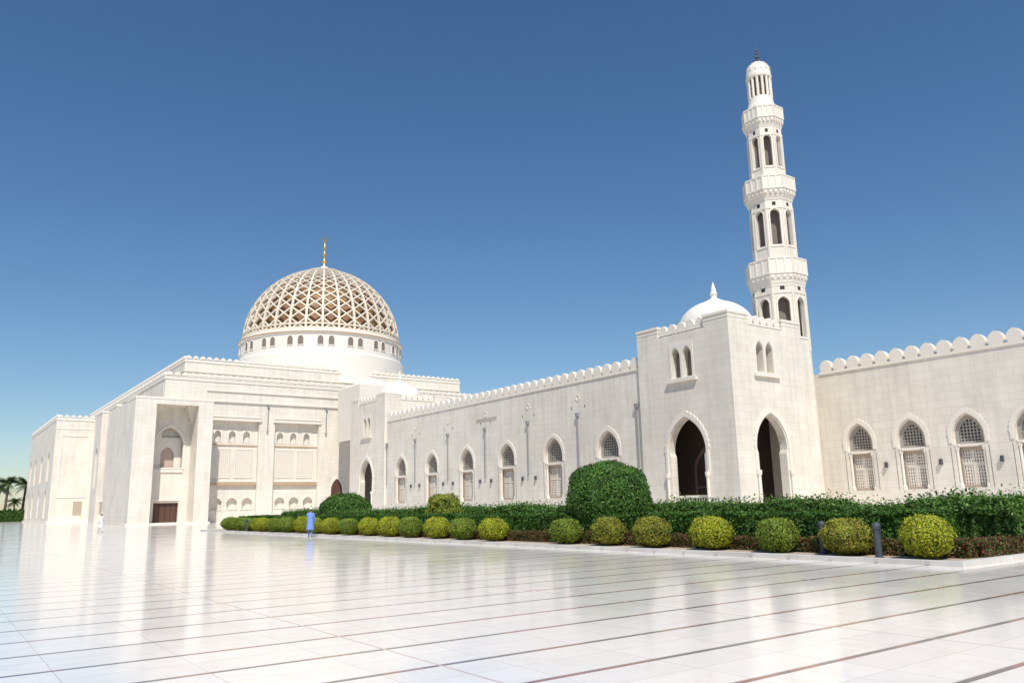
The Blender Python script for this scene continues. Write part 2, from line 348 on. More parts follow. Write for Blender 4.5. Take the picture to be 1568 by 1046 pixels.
def balcony(z0,z1,a0,a1):
    h=z1-z0;st=4
    for i in range(st):
        aa=a0+(a1-a0)*((i+1)/st)
        zz=z0+h*0.42*i/st
        octo(MT,aa-(a1-a0)/st*0.7,aa,zz,zz+h*0.42/st-0.002,cx,cy)
    zc=z0+h*0.42
    octo(MT,a1+0.06,a1+0.06,zc,zc+0.12,cx,cy)
    for i in range(8):
        th=i*math.pi/4;Nn=Vector((math.cos(th),math.sin(th),0));T=Vector((-math.sin(th),math.cos(th),0))
        O=Vector((cx,cy,0))+Nn*a1;fw=a1*math.tan(math.pi/8)
        n=3
        plate(MT,rect(-fw,fw,zc+0.122,z1-0.12),[],0.15,O,T,-Nn)
        for k in range(n+1):
            uu=-fw+2*fw*k/n
            obox(MT,O,T,-Nn,max(-fw,uu-0.07),min(fw,uu+0.07),zc+0.122,z1-0.122,-0.05,-0.002)
        for k in range(4):
            uu=-fw+2*fw*(k+0.5)/4
            obox(MT,O,T,-Nn,uu-fw*0.12,uu+fw*0.12,zc-0.35,zc-0.002,0.0,0.3)
    octo(MT,a1+0.05,a1+0.05,z1-0.118,z1,cx,cy)
octo(MW,2.2,2.2,0,14.5,cx,cy)
section(2.2,14.5,20.9,19.3,15.6,0.5)
balcony(20.3,22.9,2.2,2.5)
section(1.83,22.9,29.0,27.7,24.2,0.42)
balcony(28.6,30.9,1.85,2.2)
section(1.5,30.9,36.4,35.2,32.0,0.34)
balcony(36.0,38.1,1.5,1.78)
octo(MW,1.35,1.25,38.1,38.6,cx,cy)
L=G(N,'lantern',TRIM,True)
lathe(L,[(1.5,38.1),(1.35,38.5),(1.18,39.0),(1.12,39.5)],cx,cy,32)
for i in range(14):
    a=2*math.pi*i/14;cyl(L,cx+1.03*math.cos(a),cy+1.03*math.sin(a),0.13,39.5,41.6,8)
lathe(G(N,'lantern_core',BACK),[(0.8,39.4),(0.8,41.7)],cx,cy,16)
lathe(L,[(1.18,41.55),(1.22,41.7),(1.18,41.9),(1.14,42.3)]+[(1.14*math.cos(i/8*1.5),42.3+1.15*math.sin(i/8*1.5)) for i in range(1,9)],cx,cy,28)
for i in range(14):
    a=2*math.pi*i/14
    for j in range(6):
        b0=j/8*1.5;b1=(j+1)/8*1.5
        P=[Vector((cx+(1.19*math.cos(b_))*math.cos(a+da),cy+(1.19*math.cos(b_))*math.sin(a+da),42.3+1.19*math.sin(b_))) for b_,da in((b0,-.06),(b0,.06),(b1,.06),(b1,-.06))]
        L.add(P,[(0,1,2,3)])
lathe(G(N,'finial',BROWN,True),[(0.15,43.4),(0.22,43.6),(0.1,43.8),(0.2,44.0),(0.08,44.25),(0.14,44.4),(0.05,44.6),(0.1,44.75),(0.03,44.9),(0.02,46.0)],cx,cy,12)
# ================================================================ PRAYER HALL
Hn='prayer_hall';HW=G(Hn,'wall',WALL);HT=G(Hn,'trim',TRIM);fr=YF(124);O,T,I=fr
low=[35.4,37.7,40.0,45.1,47.4,49.7];up=[35.1,37.3,39.5,44.8,47.0,49.2]
plate(HW,rect(31.5,92,0,21.0),[rect(33.9,41.2,0.01,15.2),rect(43.7,51.0,0.01,15.2)],0.7,*fr)
box(HW,27,31.498,124.0,124.7,17.0,21.0)
fr2=YF(124.7)
hl=[arch(u,0.82,1.9,2.7,3.6,8,horse=0.1) for u in low]+[arch(u,0.52,12.0,13.0,13.75,6) for u in up]
plate(HW,rect(33.5,51.5,0,15.5),hl,0.5,*fr2)
O2=fr2[0]
box(G(Hn,'window_dark',DGREY),33.6,51.4,125.25,125.35,1,4);box(G(Hn,'opening_dark',BROWN),33.6,51.4,125.25,125.35,11.5,14)
for b0 in(33.9,43.7):
    obox(G(Hn,'ledge',SAND),O2,T,I,b0,b0+7.3,5.5,5.95,-0.45,-0.003)
    obox(HT,O2,T,I,b0,b0+7.3,5.952,6.05,-0.5,-0.003)
    obox(G(Hn,'ledge',SAND),O2,T,I,b0,b0+7.3,11.45,11.6,-0.12,-0.003)
    obox(HT,O,T,I,b0-0.3,b0+7.6,15.2,15.7,-0.25,-0.003)
    obox(HT,O,T,I,b0-0.3,b0+7.6,15.702,15.85,-0.35,-0.003)
    for k in range(2):
        a=b0+0.5+k*3.4
        obox(HT,O2,T,I,a,a+2.9,6.6,6.75,-0.1,-0.003);obox(HT,O2,T,I,a,a+2.9,10.85,11.0,-0.1,-0.003)
        obox(HT,O2,T,I,a,a+0.12,6.752,10.848,-0.1,-0.003);obox(HT,O2,T,I,a+2.78,a+2.9,6.752,10.848,-0.1,-0.003)
        obox(G(Hn,'panel_ground',LAT),O2,T,I,a+0.12,a+2.78,6.752,10.848,-0.02,-0.004)
        for q in range(1,9): obox(HT,O2,T,I,a+0.12+q*0.296-0.06,a+0.12+q*0.296+0.06,6.752,10.848,-0.07,-0.022)
        for q in range(1,14): obox(HT,O2,T,I,a+0.122,a+2.778,6.75+q*0.293-0.06,6.75+q*0.293+0.06,-0.072,-0.023)
    for u in (low[:3] if b0<40 else low[3:]):
        plate(HT,arch(u,0.98,1.8,2.7,3.82,10),[arch(u,0.84,1.85,2.7,3.62,10)],0.08,*fr2,w0=-0.082)
    for u in (up[:3] if b0<40 else up[3:]):
        plate(HT,rect(u-0.7,u+0.7,11.95,13.98),[arch(u,0.53,12.0,13.0,13.77,8)],0.05,*fr2,w0=-0.052)
for u in(33.0,42.5,52.2): pipe(Hn,fr,u,13.7,17.8)
for u in(33.0,42.5,52.2): obox(G(Hn,'downspout_chute',TAN),O,T,I,u-0.13,u+0.13,13.4,13.9,-0.12,-0.003)
uring(HT,cusped(54.3,1.3,1.5,4.6,6.9,0.08),arch(54.3,1.0,1.5,4.6,6.5,10),0.1,*fr,w0=-0.102)
plate(G(Hn,'opening_dark',BROWN),arch(54.3,0.98,1.52,4.6,6.48,10),[],0.02,*fr,w0=-0.03)
box(HW,27,92,124.72+0.5,236,0,20.98)
box(HT,26.9,92.1,124.0-0.1,236.1,21.0,21.35)
merlons(HT,HT,27,92,21.5,YF(124),per=1.1,h=0.6,th=0.4,w0=-0.02)
merlons(HT,HT,124.5,236,21.5,XF(27),per=1.1,h=0.6,th=0.4,w0=-0.02)
obox(HT,O,T,I,33,92,18.0,18.25,-0.25,-0.003);obox(HT,O,T,I,33,92,19.6,19.8,-0.18,-0.003)
box(HW,32,84.5,134,228,21.0,25.6);box(HW,84.5,91,140,228,21.0,24.3)
box(HT,31.9,84.6,133.9,228.1,25.602,25.9);box(HT,84.7,91.1,139.9,228.1,24.302,24.6)
merlons(HT,HT,32,84.5,26.0,YF(134),per=1.1,h=0.6,th=0.4,w0=0.0)
merlons(HT,HT,134.5,228,26.0,XF(32),per=1.1,h=0.6,th=0.4,w0=0.0)
box(HT,31.8,84.57,133.8,228,24.0,24.15)
px0,px1,py=22.4,33.0,119.8
frp=YF(py)
plate(HW,rect(px0,px1,0,17.4),[rect(25.2,30.9,0.01,16.7)],4.19,*frp)
box(HT,px0-0.05,px1+0.05,py-0.05,126,17.402,17.7)
box(HW,px0,27.0,124.01,140,0,17.4)
nc=28.0;pb=py+3.6
plate(HW,rect(25.1,31.0,0.01,16.8),[arch(nc,1.9,8.0,11.2,13.8,14),rect(nc-1.7,nc+1.7,0.02,3.0)],0.58,*YF(pb))
plate(HT,arch(nc,2.2,7.8,11.2,14.15,14),[arch(nc,1.93,7.9,11.2,13.83,14)],0.1,*YF(pb),w0=-0.102)
box(HW,25.3,31.4,124.85,125.0,0,16.9)
plate(G(Hn,'niche_panel',PORT),arch(nc,1.1,8.1,9.6,11.2,12),[],0.05,*YF(124.7))
plate(HT,rect(nc-1.95,nc+1.95,8.0,12.4),[arch(nc,0.95,8.07,9.6,11.0,12)],0.15,*YF(124.45))
box(HT,nc-2.0,nc+2.0,pb-0.15,pb-0.003,7.3,7.75)
box(G(Hn,'door',BROWN),nc-1.8,nc+1.8,pb+0.35,pb+0.45,0,3.2)
for k in range(5): box(G(Hn,'door_ribs',DARK),nc-1.5+k*0.75-0.03,nc-1.5+k*0.75+0.03,pb+0.31,pb+0.348,0,3.0)
box(HT,nc-2.0,nc-1.7,pb-0.15,pb-0.004,0,3.3);box(HT,nc+1.7,nc+2.0,pb-0.15,pb-0.004,0,3.3);box(HT,nc-2.0,nc+2.0,pb-0.16,pb-0.004,3.302,3.6)
for k in range(5):
    box(HT,25.2,25.2+1.1-k*0.2,py+1.6+k*0.35,pb,16.7-0.45*(k+1),16.7-0.45*k-0.003)
    box(HT,30.9-1.1+k*0.2,30.9,py+1.6+k*0.35,pb,16.7-0.45*(k+1),16.7-0.45*k-0.003)
for(ya,yb,xx,zz) in((141,147,23.6,18.6),(154,160,23.6,18.9)):
    frx=XF(xx)
    plate(HW,rect(ya,yb,0,zz),[arch((ya+yb)/2,1.1,6.0,11.4,13.2)],0.6,*frx)
    box(HW,xx+0.601,27,ya,yb,0,zz);box(HT,xx-0.08,27,ya-0.08,yb+0.08,zz+0.002,zz+0.35)
    box(G(Hn,'window_screen',TAN),xx+0.5,xx+0.59,(ya+yb)/2-1.2,(ya+yb)/2+1.2,5.8,13.4)
    obox(G(Hn,'window_screen',TAN),*YF(ya),24.3,26.2,1.6,3.6,-0.03,-0.003)
    obox(HT,*YF(ya),24.1,26.4,3.62,3.8,-0.1,-0.003)
for ym in(150.5,164,170,176):
    plate(G(Hn,'window_screen',TAN),arch(ym,1.1,7,11.4,13.2),[],0.03,*XF(27),w0=-0.035)
    plate(HT,arch(ym,1.4,6.8,11.4,13.6),[arch(ym,1.12,7,11.4,13.25)],0.1,*XF(27),w0=-0.105)
    obox(G(Hn,'window_screen',TAN),*XF(27),ym-0.9,ym+0.9,1.5,4.0,-0.03,-0.003)
box(HW,20.61,27,184,231,0,20.4);plate(HW,rect(184,231,0,20.4),[arch(u,1.6,8.5,12.5,14.6) for u in(192,204,216,226)]+[arch(u,1.4,1.0,5,7) for u in(192,204,216,226)],0.6,*XF(20))
for u in(192,204,216,226):
    obox(G(Hn,'window_screen',TAN),*XF(20),u-1.7,u+1.7,0.9,14.7,0.5,0.59)
box(HT,19.9,27,183.9,231.1,20.402,20.8);merlons(HT,HT,184,231,20.9,XF(20),per=1.1,h=0.6,th=0.4,w0=0)
merlons(HT,HT,20,27,20.9,YF(184),per=1.1,h=0.6,th=0.4,w0=0)
box(HT,19.7,27,183.7,231.2,0,0.5);box(HT,22.1,33.2,py-0.3,124,0,0.25)
plate(G(Hn,'window_screen',TAN),rect(24.2,25.8,1.5,4.2),[],0.03,*YF(184),w0=-0.04)
plate(HT,rect(21.0,26.4,5.0,17.5),[rect(21.3,26.1,5.3,17.2)],0.1,*YF(184),w0=-0.102)
box(HT,19.93,27,183.93,184.2,18.6,18.8)
v=[(52.5,112,20.4),(60,112,20.4),(60,120,20.4),(52.5,120,20.4),(56.2,116,22.3)];v0=[(a,b,12) for a,b,_ in v[:4]]
HT.add(v+v0,[(0,1,4),(1,2,4),(2,3,4),(3,0,4),(5,6,1,0),(6,7,2,1),(7,8,3,2),(8,5,0,3)])
cyl(HT,84,170,0.12,25,34,8);lathe(G(Hn,'finial_far',BROWN),[(0.3,33.5),(0.35,34),(0.1,35)],84,170,8)
# dome
dx,dy,R_=61.9,150.0,15.3
DR=G(Hn,'drum',DOMEW,True)
lathe(DR,[(16.3,24),(16.3,29.6),(16.0,29.9),(15.75,30.0),(15.75,33.2),(16.0,33.3),(16.05,33.7),(15.6,34.0),(15.2,34.1)],dx,dy,96)
lathe(G(Hn,'drum_band',SAND,True),[(16.06,33.38),(16.1,33.42),(16.1,33.55),(16.06,33.6)],dx,dy,96)
for i in range(18):
    for k in(-1,1):
        a=2*math.pi*(i+0.5)/18+k*0.062;Nn=Vector((math.cos(a),math.sin(a),0));T_=Vector((-math.sin(a),math.cos(a),0))
        plate(G(Hn,'drum_windows',BACK),arch(0,0.5,31.1,32.1,32.75,5),[],0.05,Vector((dx,dy,0))+Nn*15.77,T_,-Nn,w0=-0.03)
        plate(G(Hn,'drum_trim',TRIM),arch(0,0.65,30.95,32.1,33.0,5),[arch(0,0.51,31.1,32.1,32.77,5)],0.1,Vector((dx,dy,0))+Nn*15.77,T_,-Nn,w0=-0.1)
zb=34.0;Hh=15.3
def dpt(th,ph,rr_):
    k=max(0,(math.sin(ph)-0.93)/0.07)
    return Vector((dx+rr_*math.cos(ph)*math.cos(th),dy+rr_*math.cos(ph)*math.sin(th),zb+(Hh+rr_-R_)*math.sin(ph)+0.5*k*k))
IN=G(Hn,'inner_dome',INNER,True)
v=[];f=[];n=72;mm=24
for j in range(mm+1):
    for i in range(n): v.append(dpt(2*math.pi*i/n,math.pi/2*j/mm*0.995,13.9))
for j in range(mm):
    for i in range(n): f.append((j*n+i,j*n+(i+1)%n,(j+1)*n+(i+1)%n,(j+1)*n+i))
IN.add(v,f)
LT=G(Hn,'dome_lattice',LATT)
def strip(path,wd,ro,ri):
    v=[];f=[]
    for i,(th,ph) in enumerate(path):
        a=path[max(0,i-1)];b_=path[min(len(path)-1,i+1)]
        P=dpt(th,ph,ro);tg=(dpt(b_[0],b_[1],ro)-dpt(a[0],a[1],ro)).normalized()
        nn=Vector((math.cos(ph)*math.cos(th),math.cos(ph)*math.sin(th),math.sin(ph)));sd_=tg.cross(nn).normalized()
        ww=wd*(0.2+0.8*math.cos(ph));Q=P-nn*(ro-ri)
        v+=[P-sd_*ww,P+sd_*ww,Q+sd_*ww,Q-sd_*ww]
    for i in range(len(path)-1):
        o=4*i
        for k in range(4): f.append((o+k,o+(k+1)%4,o+4+(k+1)%4,o+4+k))
    LT.add(v,f)
ND=32;step=2*math.pi/ND;dY=0.15
ymax=2.25;phi=lambda y:2*math.atan(math.exp(y))-math.pi/2
for k in range(ND):
    strip([(k*step,phi(ymax*1.05*i/30)) for i in range(31)],0.20,15.42,15.0)
    for sg in(-1,1):
        strip([(k*step+sg*step*(ymax*i/100)/dY,phi(ymax*i/100)) for i in range(101)],0.12,15.36+0.02*sg,15.05)
def ringp(ph,wd,ro,ri):
    strip([(2*math.pi*i/96,ph) for i in range(97)],wd,ro,ri)
ringp(0.01,0.35,15.5,14.9);ringp(0.075,0.12,15.45,14.9)
ringp(phi(ymax),0.35,15.5,14.9)
cap=G(Hn,'dome_cap',DOMEW,True)
ph0=phi(ymax);q=dpt(0,ph0,15.4)
lathe(cap,[(15.4*math.cos(ph0),q.z),(15.4*math.cos(ph0)*0.6,q.z+0.45),(0.9,q.z+0.8),(0.6,q.z+1.2)],dx,dy,32)
zt=q.z+1.1
lathe(G(Hn,'finial',GOLD,True),[(0.6,zt),(0.35,zt+0.3),(0.3,zt+0.8),(0.55,zt+1.2),(0.3,zt+1.6),(0.25,zt+2.4),(0.45,zt+2.8),(0.22,zt+3.2),(0.2,zt+4.0),(0.35,zt+4.3),(0.12,zt+4.7),(0.08,zt+5.7)],dx,dy,16)
gm=G(Hn,'crescent',GOLD)
for i in range(14):
    a0=-0.3*math.pi+i*1.6*math.pi/14+math.pi*1.05;a1=a0+1.6*math.pi/14
    w0_=0.14*math.sin(math.pi*(i+0.02)/14)+0.02;w1_=0.14*math.sin(math.pi*(i+0.98)/14)+0.02
    ps=[]
    for yy in(-0.06,0.06):
        for a_,w__ in((a0,w0_),(a1,w1_)):
            for sg in(-1,1): ps.append((dx+(0.5+sg*w__)*math.cos(a_),dy+yy,zt+6.2+(0.5+sg*w__)*math.sin(a_)))
    gm.add(ps,[(0,1,3,2),(4,6,7,5),(0,2,6,4),(1,5,7,3)])
# ---------------------------------------------------------------- emit groups
empties={}
def empty(n):
    e=bpy.data.objects.new(n,None);sc.collection.objects.link(e);e.empty_display_size=0.5;return e
for (par,part),g in groups.items():
    if not g.v: continue
    if par not in empties: empties[par]=empty(par)
    me=bpy.data.meshes.new(part);me.from_pydata(g.v,[],g.f);me.materials.append(g.mat)
    bm=bmesh.new();bm.from_mesh(me)
    bmesh.ops.recalc_face_normals(bm,faces=bm.faces);bm.to_mesh(me);bm.free()
    if g.smooth:
        me.shade_smooth()
        me.set_sharp_from_angle(angle=rad(35))
    ob=bpy.data.objects.new(part,me);sc.collection.objects.link(ob);ob.parent=empties[par]
# ================================================================ GROUND
def sheet(n,x0,x1,y0,y1,z,mat):
    me=bpy.data.meshes.new(n);me.from_pydata([(x0,y0,z),(x1,y0,z),(x1,y1,z),(x0,y1,z)],[],[(0,1,2,3)]);me.materials.append(mat)
    ob=bpy.data.objects.new(n,me);sc.collection.objects.link(ob);return ob
sheet('ground',-6000,6000,-6000,6000,-0.02,GROUND)
sheet('marble_plaza',-120,120,-60,262,0.0,FLOOR)
sheet('planting_bed_soil',20.05,46,9.7,74,0.06,SOIL)
kb=Gp('k','k',KERB)
box(kb,19.85,20.05,9.5,74.2,0,0.12);box(kb,20.05,46,9.5,9.7,0,0.12);box(kb,20.05,46,74,74.2,0,0.12)
me=bpy.data.meshes.new('kerb');me.from_pydata(kb.v,[],kb.f);me.materials.append(KERB)
ob=bpy.data.objects.new('bed_kerb',me);sc.collection.objects.link(ob)
# ================================================================ FOLIAGE
def leafmesh(name,P,Nn,size,cols,aspect=0.55,jit=0.9,up=0.0):
    n=len(P);nr=Nn+jit*rng.normal(size=(n,3))*0.6;nr/=np.linalg.norm(nr,axis=1)[:,None]
    a=rng.normal(size=(n,3));a[:,2]+=up;a-=nr*(a*nr).sum(1)[:,None];a/=np.linalg.norm(a,axis=1)[:,None]
    b_=np.cross(nr,a);sz=size*(0.6+0.8*rng.random(n))[:,None]
    V=np.stack([P-a*sz,P+b_*sz*aspect,P+a*sz,P-b_*sz*aspect],1).reshape(-1,3)
    me=bpy.data.meshes.new(name);me.from_pydata(V.tolist(),[],np.arange(4*n).reshape(-1,4).tolist())
    ca=me.color_attributes.new('Col','FLOAT_COLOR','POINT')
    cols=np.array(cols);pick=rng.integers(0,len(cols),n);cc=cols[pick]*(0.7+0.6*rng.random(n))[:,None]
    cl=1+0.22*np.sin(P[:,0]*4.1+P[:,1]*3.3)*np.sin(P[:,1]*5.7+P[:,2]*4.9+1.3);cc*=cl[:,None]
    full=np.ones((n,4));full[:,:3]=cc;ca.data.foreach_set('color',np.repeat(full,4,0).ravel())
    me.materials.append(LEAF);return me
def lump(P,amp,f,ph):
    return amp*(np.sin(P[:,0]*f+ph)*np.sin(P[:,1]*f*1.3+ph*2)+np.sin(P[:,2]*f*1.7+ph*3)*0.6+0.5*np.sin(P[:,0]*f*2.3+P[:,1]*f*2.9+ph))
def bushmesh(name,rx,h,n,size,cols,ph,amp=0.04):
    d=rng.normal(size=(n,3));d/=np.linalg.norm(d,axis=1)[:,None]
    e=np.sign(d)*np.abs(d)**0.92;e/= (np.abs(e)**2.2).sum(1)[:,None]**(1/2.2)
    rr_=1+lump(d*2,amp,2.5,ph)-0.22*rng.random(n)**2
    P=e*rr_[:,None]*np.array([rx,rx,h/2])+np.array([0,0,h/2+0.05])
    stray=rng.random(n)<0.06;P[stray]+=d[stray]*size*1.8
    return leafmesh(name,P,d,size,cols)
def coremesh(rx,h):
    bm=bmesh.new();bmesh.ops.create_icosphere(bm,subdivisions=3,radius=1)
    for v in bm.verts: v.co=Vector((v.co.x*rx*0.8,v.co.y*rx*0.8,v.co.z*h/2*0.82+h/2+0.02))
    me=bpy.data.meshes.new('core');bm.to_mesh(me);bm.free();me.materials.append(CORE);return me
def child(n,me,par,loc=(0,0,0),rz=0,sc_=(1,1,1)):
    o=bpy.data.objects.new(n,me);sc.collection.objects.link(o);o.parent=par;o.location=loc;o.rotation_euler=(0,0,rz);o.scale=sc_;return o
YG=[(0.40,0.42,0.03),(0.31,0.37,0.025),(0.48,0.46,0.04),(0.20,0.27,0.02)]
MG=[(0.16,0.26,0.03),(0.22,0.32,0.035),(0.12,0.19,0.025),(0.30,0.34,0.04)]
OG=[(0.28,0.26,0.035),(0.34,0.29,0.045),(0.18,0.24,0.03),(0.27,0.30,0.035)]
DG=[(0.055,0.14,0.02),(0.08,0.18,0.03),(0.04,0.10,0.015),(0.11,0.21,0.035)]
FG=[(0.08,0.18,0.03),(0.12,0.24,0.045),(0.055,0.125,0.02),(0.17,0.28,0.07)]
RC=[(0.16,0.055,0.03),(0.12,0.08,0.03),(0.07,0.12,0.025),(0.09,0.15,0.03),(0.2,0.09,0.05)]
bm_=[bushmesh('leaves',0.64,1.02,8500,0.033,YG,0.3),bushmesh('leaves',0.64,1.02,8500,0.033,YG,1.9,amp=0.055),bushmesh('leaves',0.64,1.02,8500,0.033,MG,2.7),bushmesh('leaves',0.64,1.02,8500,0.033,OG,4.1,amp=0.07)]
bc=coremesh(0.62,1.0)
ys=[10.9,13.25,15.6,18.15,20.7,23.2,25.6]+[30.7+2.6*i for i in range(16)]
kind=[0,3,2,0,3,3,2,1,2,0,2,1,0,2,1,0,1,2,2,0,2,2,2]
for i,y in enumerate(ys):
    e=empty('clipped_bush');sx=random.uniform(0.93,1.1)*(1.15 if i>19 else 1);e.location=(21.15+random.uniform(-.1,.1),y,0.05);e.rotation_euler=(random.uniform(-.05,.05),random.uniform(-.05,.05),random.uniform(0,6));e.scale=(sx,sx*random.uniform(.94,1.06),random.uniform(0.94,1.05))
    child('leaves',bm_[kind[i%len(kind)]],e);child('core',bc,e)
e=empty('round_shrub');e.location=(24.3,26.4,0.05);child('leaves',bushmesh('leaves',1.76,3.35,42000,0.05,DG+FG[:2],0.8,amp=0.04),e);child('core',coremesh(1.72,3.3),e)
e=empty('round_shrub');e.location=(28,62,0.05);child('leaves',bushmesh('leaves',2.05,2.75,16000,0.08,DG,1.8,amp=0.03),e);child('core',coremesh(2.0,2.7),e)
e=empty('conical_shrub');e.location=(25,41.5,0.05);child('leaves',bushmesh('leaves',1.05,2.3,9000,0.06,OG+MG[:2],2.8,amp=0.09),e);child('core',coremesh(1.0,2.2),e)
def hedgechunk(L,W,h,n,size,cols,ph,disp=0.08,shoot=0.0):
    area=np.array([L*W,L*h,L*h*0.5]);k=rng.choice(3,n,p=area/area.sum())
    x=(rng.random(n)-0.5)*W;y=(rng.random(n)-0.5)*L;z=rng.random(n)*h;Nn=np.zeros((n,3))
    t_=k==0;z[t_]=h;Nn[t_]=(0,0,1);q=k==1;x[q]=-W/2;Nn[q]=(-1,0,0);q=k==2;x[q]=W/2;Nn[q]=(1,0,0)
    P=np.stack([x,y,z],1)
    w1=2*math.pi/L
    l=np.sin(y*w1*2+ph)*0.5+np.sin(y*w1*5+ph*2+z*3)*0.4+np.sin(y*w1*9+x*5+ph)*0.35
    edge=np.clip((z-h*0.75)/(h*0.25),0,1)*(k>0);
    P+=Nn*(disp*l-0.16*rng.random(n)**2)[:,None];P[:,0]-=Nn[:,0]*edge**2*0.14
    if shoot>0:
        q=(rng.random(n)<0.22)&t_;P[q,2]+=shoot*rng.random(q.sum())**1.5*(0.6+0.4*np.sin(y[q]*w1*4+ph))
    return leafmesh('leaves',P,Nn,size,cols,up=0.5 if shoot else 0)
def hedge(name,x,y0,y1,W,h,L,meshes,cap,hv=0.05):
    e=empty(name);n=int(round((y1-y0)/L))
    for i in range(n):
        child('leaves_%d'%i,meshes[i%len(meshes)],e,(x+random.uniform(-.04,.04),y0+(i+0.5)*L,0.05),0,(1,1,1+random.uniform(-hv,hv)))
    child('leaves_end_a',cap,e,(x,y0+W/2-0.1,0.05),rad(90));child('leaves_end_b',cap,e,(x,y0+n*L-W/2+0.1,0.05),rad(-90))
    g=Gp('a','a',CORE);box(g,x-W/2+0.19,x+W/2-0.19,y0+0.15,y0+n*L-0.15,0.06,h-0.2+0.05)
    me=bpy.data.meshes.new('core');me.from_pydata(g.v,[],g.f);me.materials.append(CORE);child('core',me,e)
    return e
hm=[hedgechunk(3.05,1.5,1.1,11000,0.045,DG,q) for q in(0.3,2.0,4.4)]
hedge('clipped_hedge',23.4,11.7,72.5,1.5,1.1,3.05,hm,hedgechunk(1.5,1.5,1.1,6000,0.045,DG,1))
fm=[hedgechunk(3,2.6,1.3,18000,0.055,FG,q,disp=0.15,shoot=0.4) for q in(0.9,2.9,5.0)]
hedge('shrub_border',27.2,11.0,71,2.6,1.3,3.0,fm,hedgechunk(2.6,2.6,1.3,13000,0.055,FG,1,disp=.14,shoot=.4),0.1)
gm_=[hedgechunk(3,0.9,0.42,4500,0.04,RC,q,disp=0.05,shoot=0.12) for q in(0.5,2.2)]
hedge('red_groundcover',22.1,10.3,70,0.9,0.42,3.0,gm_,hedgechunk(.9,.9,.42,1500,.045,RC,1,disp=.04,shoot=.12),0.1)
fm2=[hedgechunk(3,3.0,1.1,17000,0.055,FG,q,disp=0.15,shoot=0.45) for q in(1.3,3.1)]
e=empty('shrub_border')
for i in range(6): child('leaves_%d'%i,fm2[i%2],e,(26.4+i*3,11.9,0.05),rad(90),(1,1,1+0.1*math.sin(i*2)))
child('leaves_end',hedgechunk(2.8,2.0,1.1,12000,0.055,FG,2,disp=.14,shoot=.5),e,(26.1,11.9,0.05))
g=Gp('a','a',CORE);box(g,25.6,42,10.8,13.0,0.06,0.85);me=bpy.data.meshes.new('core');me.from_pydata(g.v,[],g.f);me.materials.append(CORE);child('core',me,e)
e=empty('red_groundcover')
for i in range(3): child('leaves_%d'%i,gm_[i%2],e,(23.6+i*3,10.45,0.05),rad(90))
# palms
def palmmesh(seed):
    rd=random.Random(seed);g=Gp('p','p',None)
    Ht=rd.uniform(6,8);lean=rd.uniform(-.5,.5)
    n=10;v=[];f=[]
    for j in range(13):
        z=Ht*j/12;rr_=0.28-0.08*j/12+(0.03 if j%2 else 0)
        for i in range(n): v.append((lean*(j/12)**2+rr_*math.cos(2*math.pi*i/n),rr_*math.sin(2*math.pi*i/n),z))
    for j in range(12):
        for i in range(n): f.append((j*n+i,j*n+(i+1)%n,(j+1)*n+(i+1)%n,(j+1)*n+i))
    g.add(v,f);nt_=len(f)
    for k in range(34):
        a=rd.uniform(0,6.28);el_=rd.uniform(-0.3,1.3);Lf=rd.uniform(2.6,3.6);B=Vector((lean,0,Ht))
        d=Vector((math.cos(a),math.sin(a),0));sd_=Vector((-math.sin(a),math.cos(a),0));pts=[]
        for j in range(13):
            t_=j/12;pts.append(B+d*(Lf*t_*math.cos(el_*(1-t_*0.4)))+Z*(Lf*t_*math.sin(el_)-1.6*t_*t_))
        for j in range(1,13):
            tg=(pts[j]-pts[j-1]).normalized();ll=0.75*math.sin(math.pi*min(1,j/12*0.9+0.08))+0.1
            for sg in(-1,1):
                for q in(0,0.5):
                    P=pts[j-1].lerp(pts[j],q);E=P+sd_*sg*ll+tg*ll*0.7-Z*ll*0.35
                    g.add([P-tg*0.07,P+tg*0.07,E],[(0,1,2)])
    me=bpy.data.meshes.new('palm');me.from_pydata(g.v,[],g.f);me.materials.append(TRUNK);me.materials.append(LEAF)
    for i,q in enumerate(me.polygons): q.material_index=0 if i<nt_ else 1
    ca=me.color_attributes.new('Col','FLOAT_COLOR','POINT')
    cc=[]
    for i in range(len(g.v)):
        k=0.7+0.6*random.Random(i//3).random();cc+=[0.10*k,0.14*k,0.05*k,1]
    ca.data.foreach_set('color',cc);return me
pm=[palmmesh(i) for i in range(3)]
for i in range(18):
    e=empty('palm_tree');e.location=(-8+i*2.3+random.uniform(-1,1),285+random.uniform(-12,25),0);e.rotation_euler=(0,0,random.uniform(0,6));q=random.uniform(0.9,1.4);e.scale=(q,q,q);child('trunk_and_fronds',pm[i%3],e)
hd=hedgechunk(6,4,3.0,6000,0.22,DG,1.0,disp=0.3,shoot=0.8)
e=empty('distant_hedge')
for i in range(12): child('leaves_%d'%i,hd,e,(-25+i*6,272,0),rad(90))
# bollard lamps
def bollard(x,y):
    e=empty('bollard_lamp');e.location=(x,y,0.05);g=Gp('b','b',LAMPM)
    lathe(g,[(0.14,0),(0.14,0.04),(0.095,0.06),(0.095,0.62),(0.075,0.63),(0.075,0.76),(0.1,0.77),(0.11,0.86),(0.09,0.92),(0.03,0.95)],0,0,20)
    for i in range(6):
        a=i*math.pi/3;cyl(g,0.088*math.cos(a),0.088*math.sin(a),0.01,0.62,0.78,6)
    me=bpy.data.meshes.new('post');me.from_pydata(g.v,[],g.f);me.materials.append(LAMPM);child('post',me,e)
for x,y in((20.55,11.95),(22.0,46.0),(21.5,14.2),(20.6,64)): bollard(x,y)
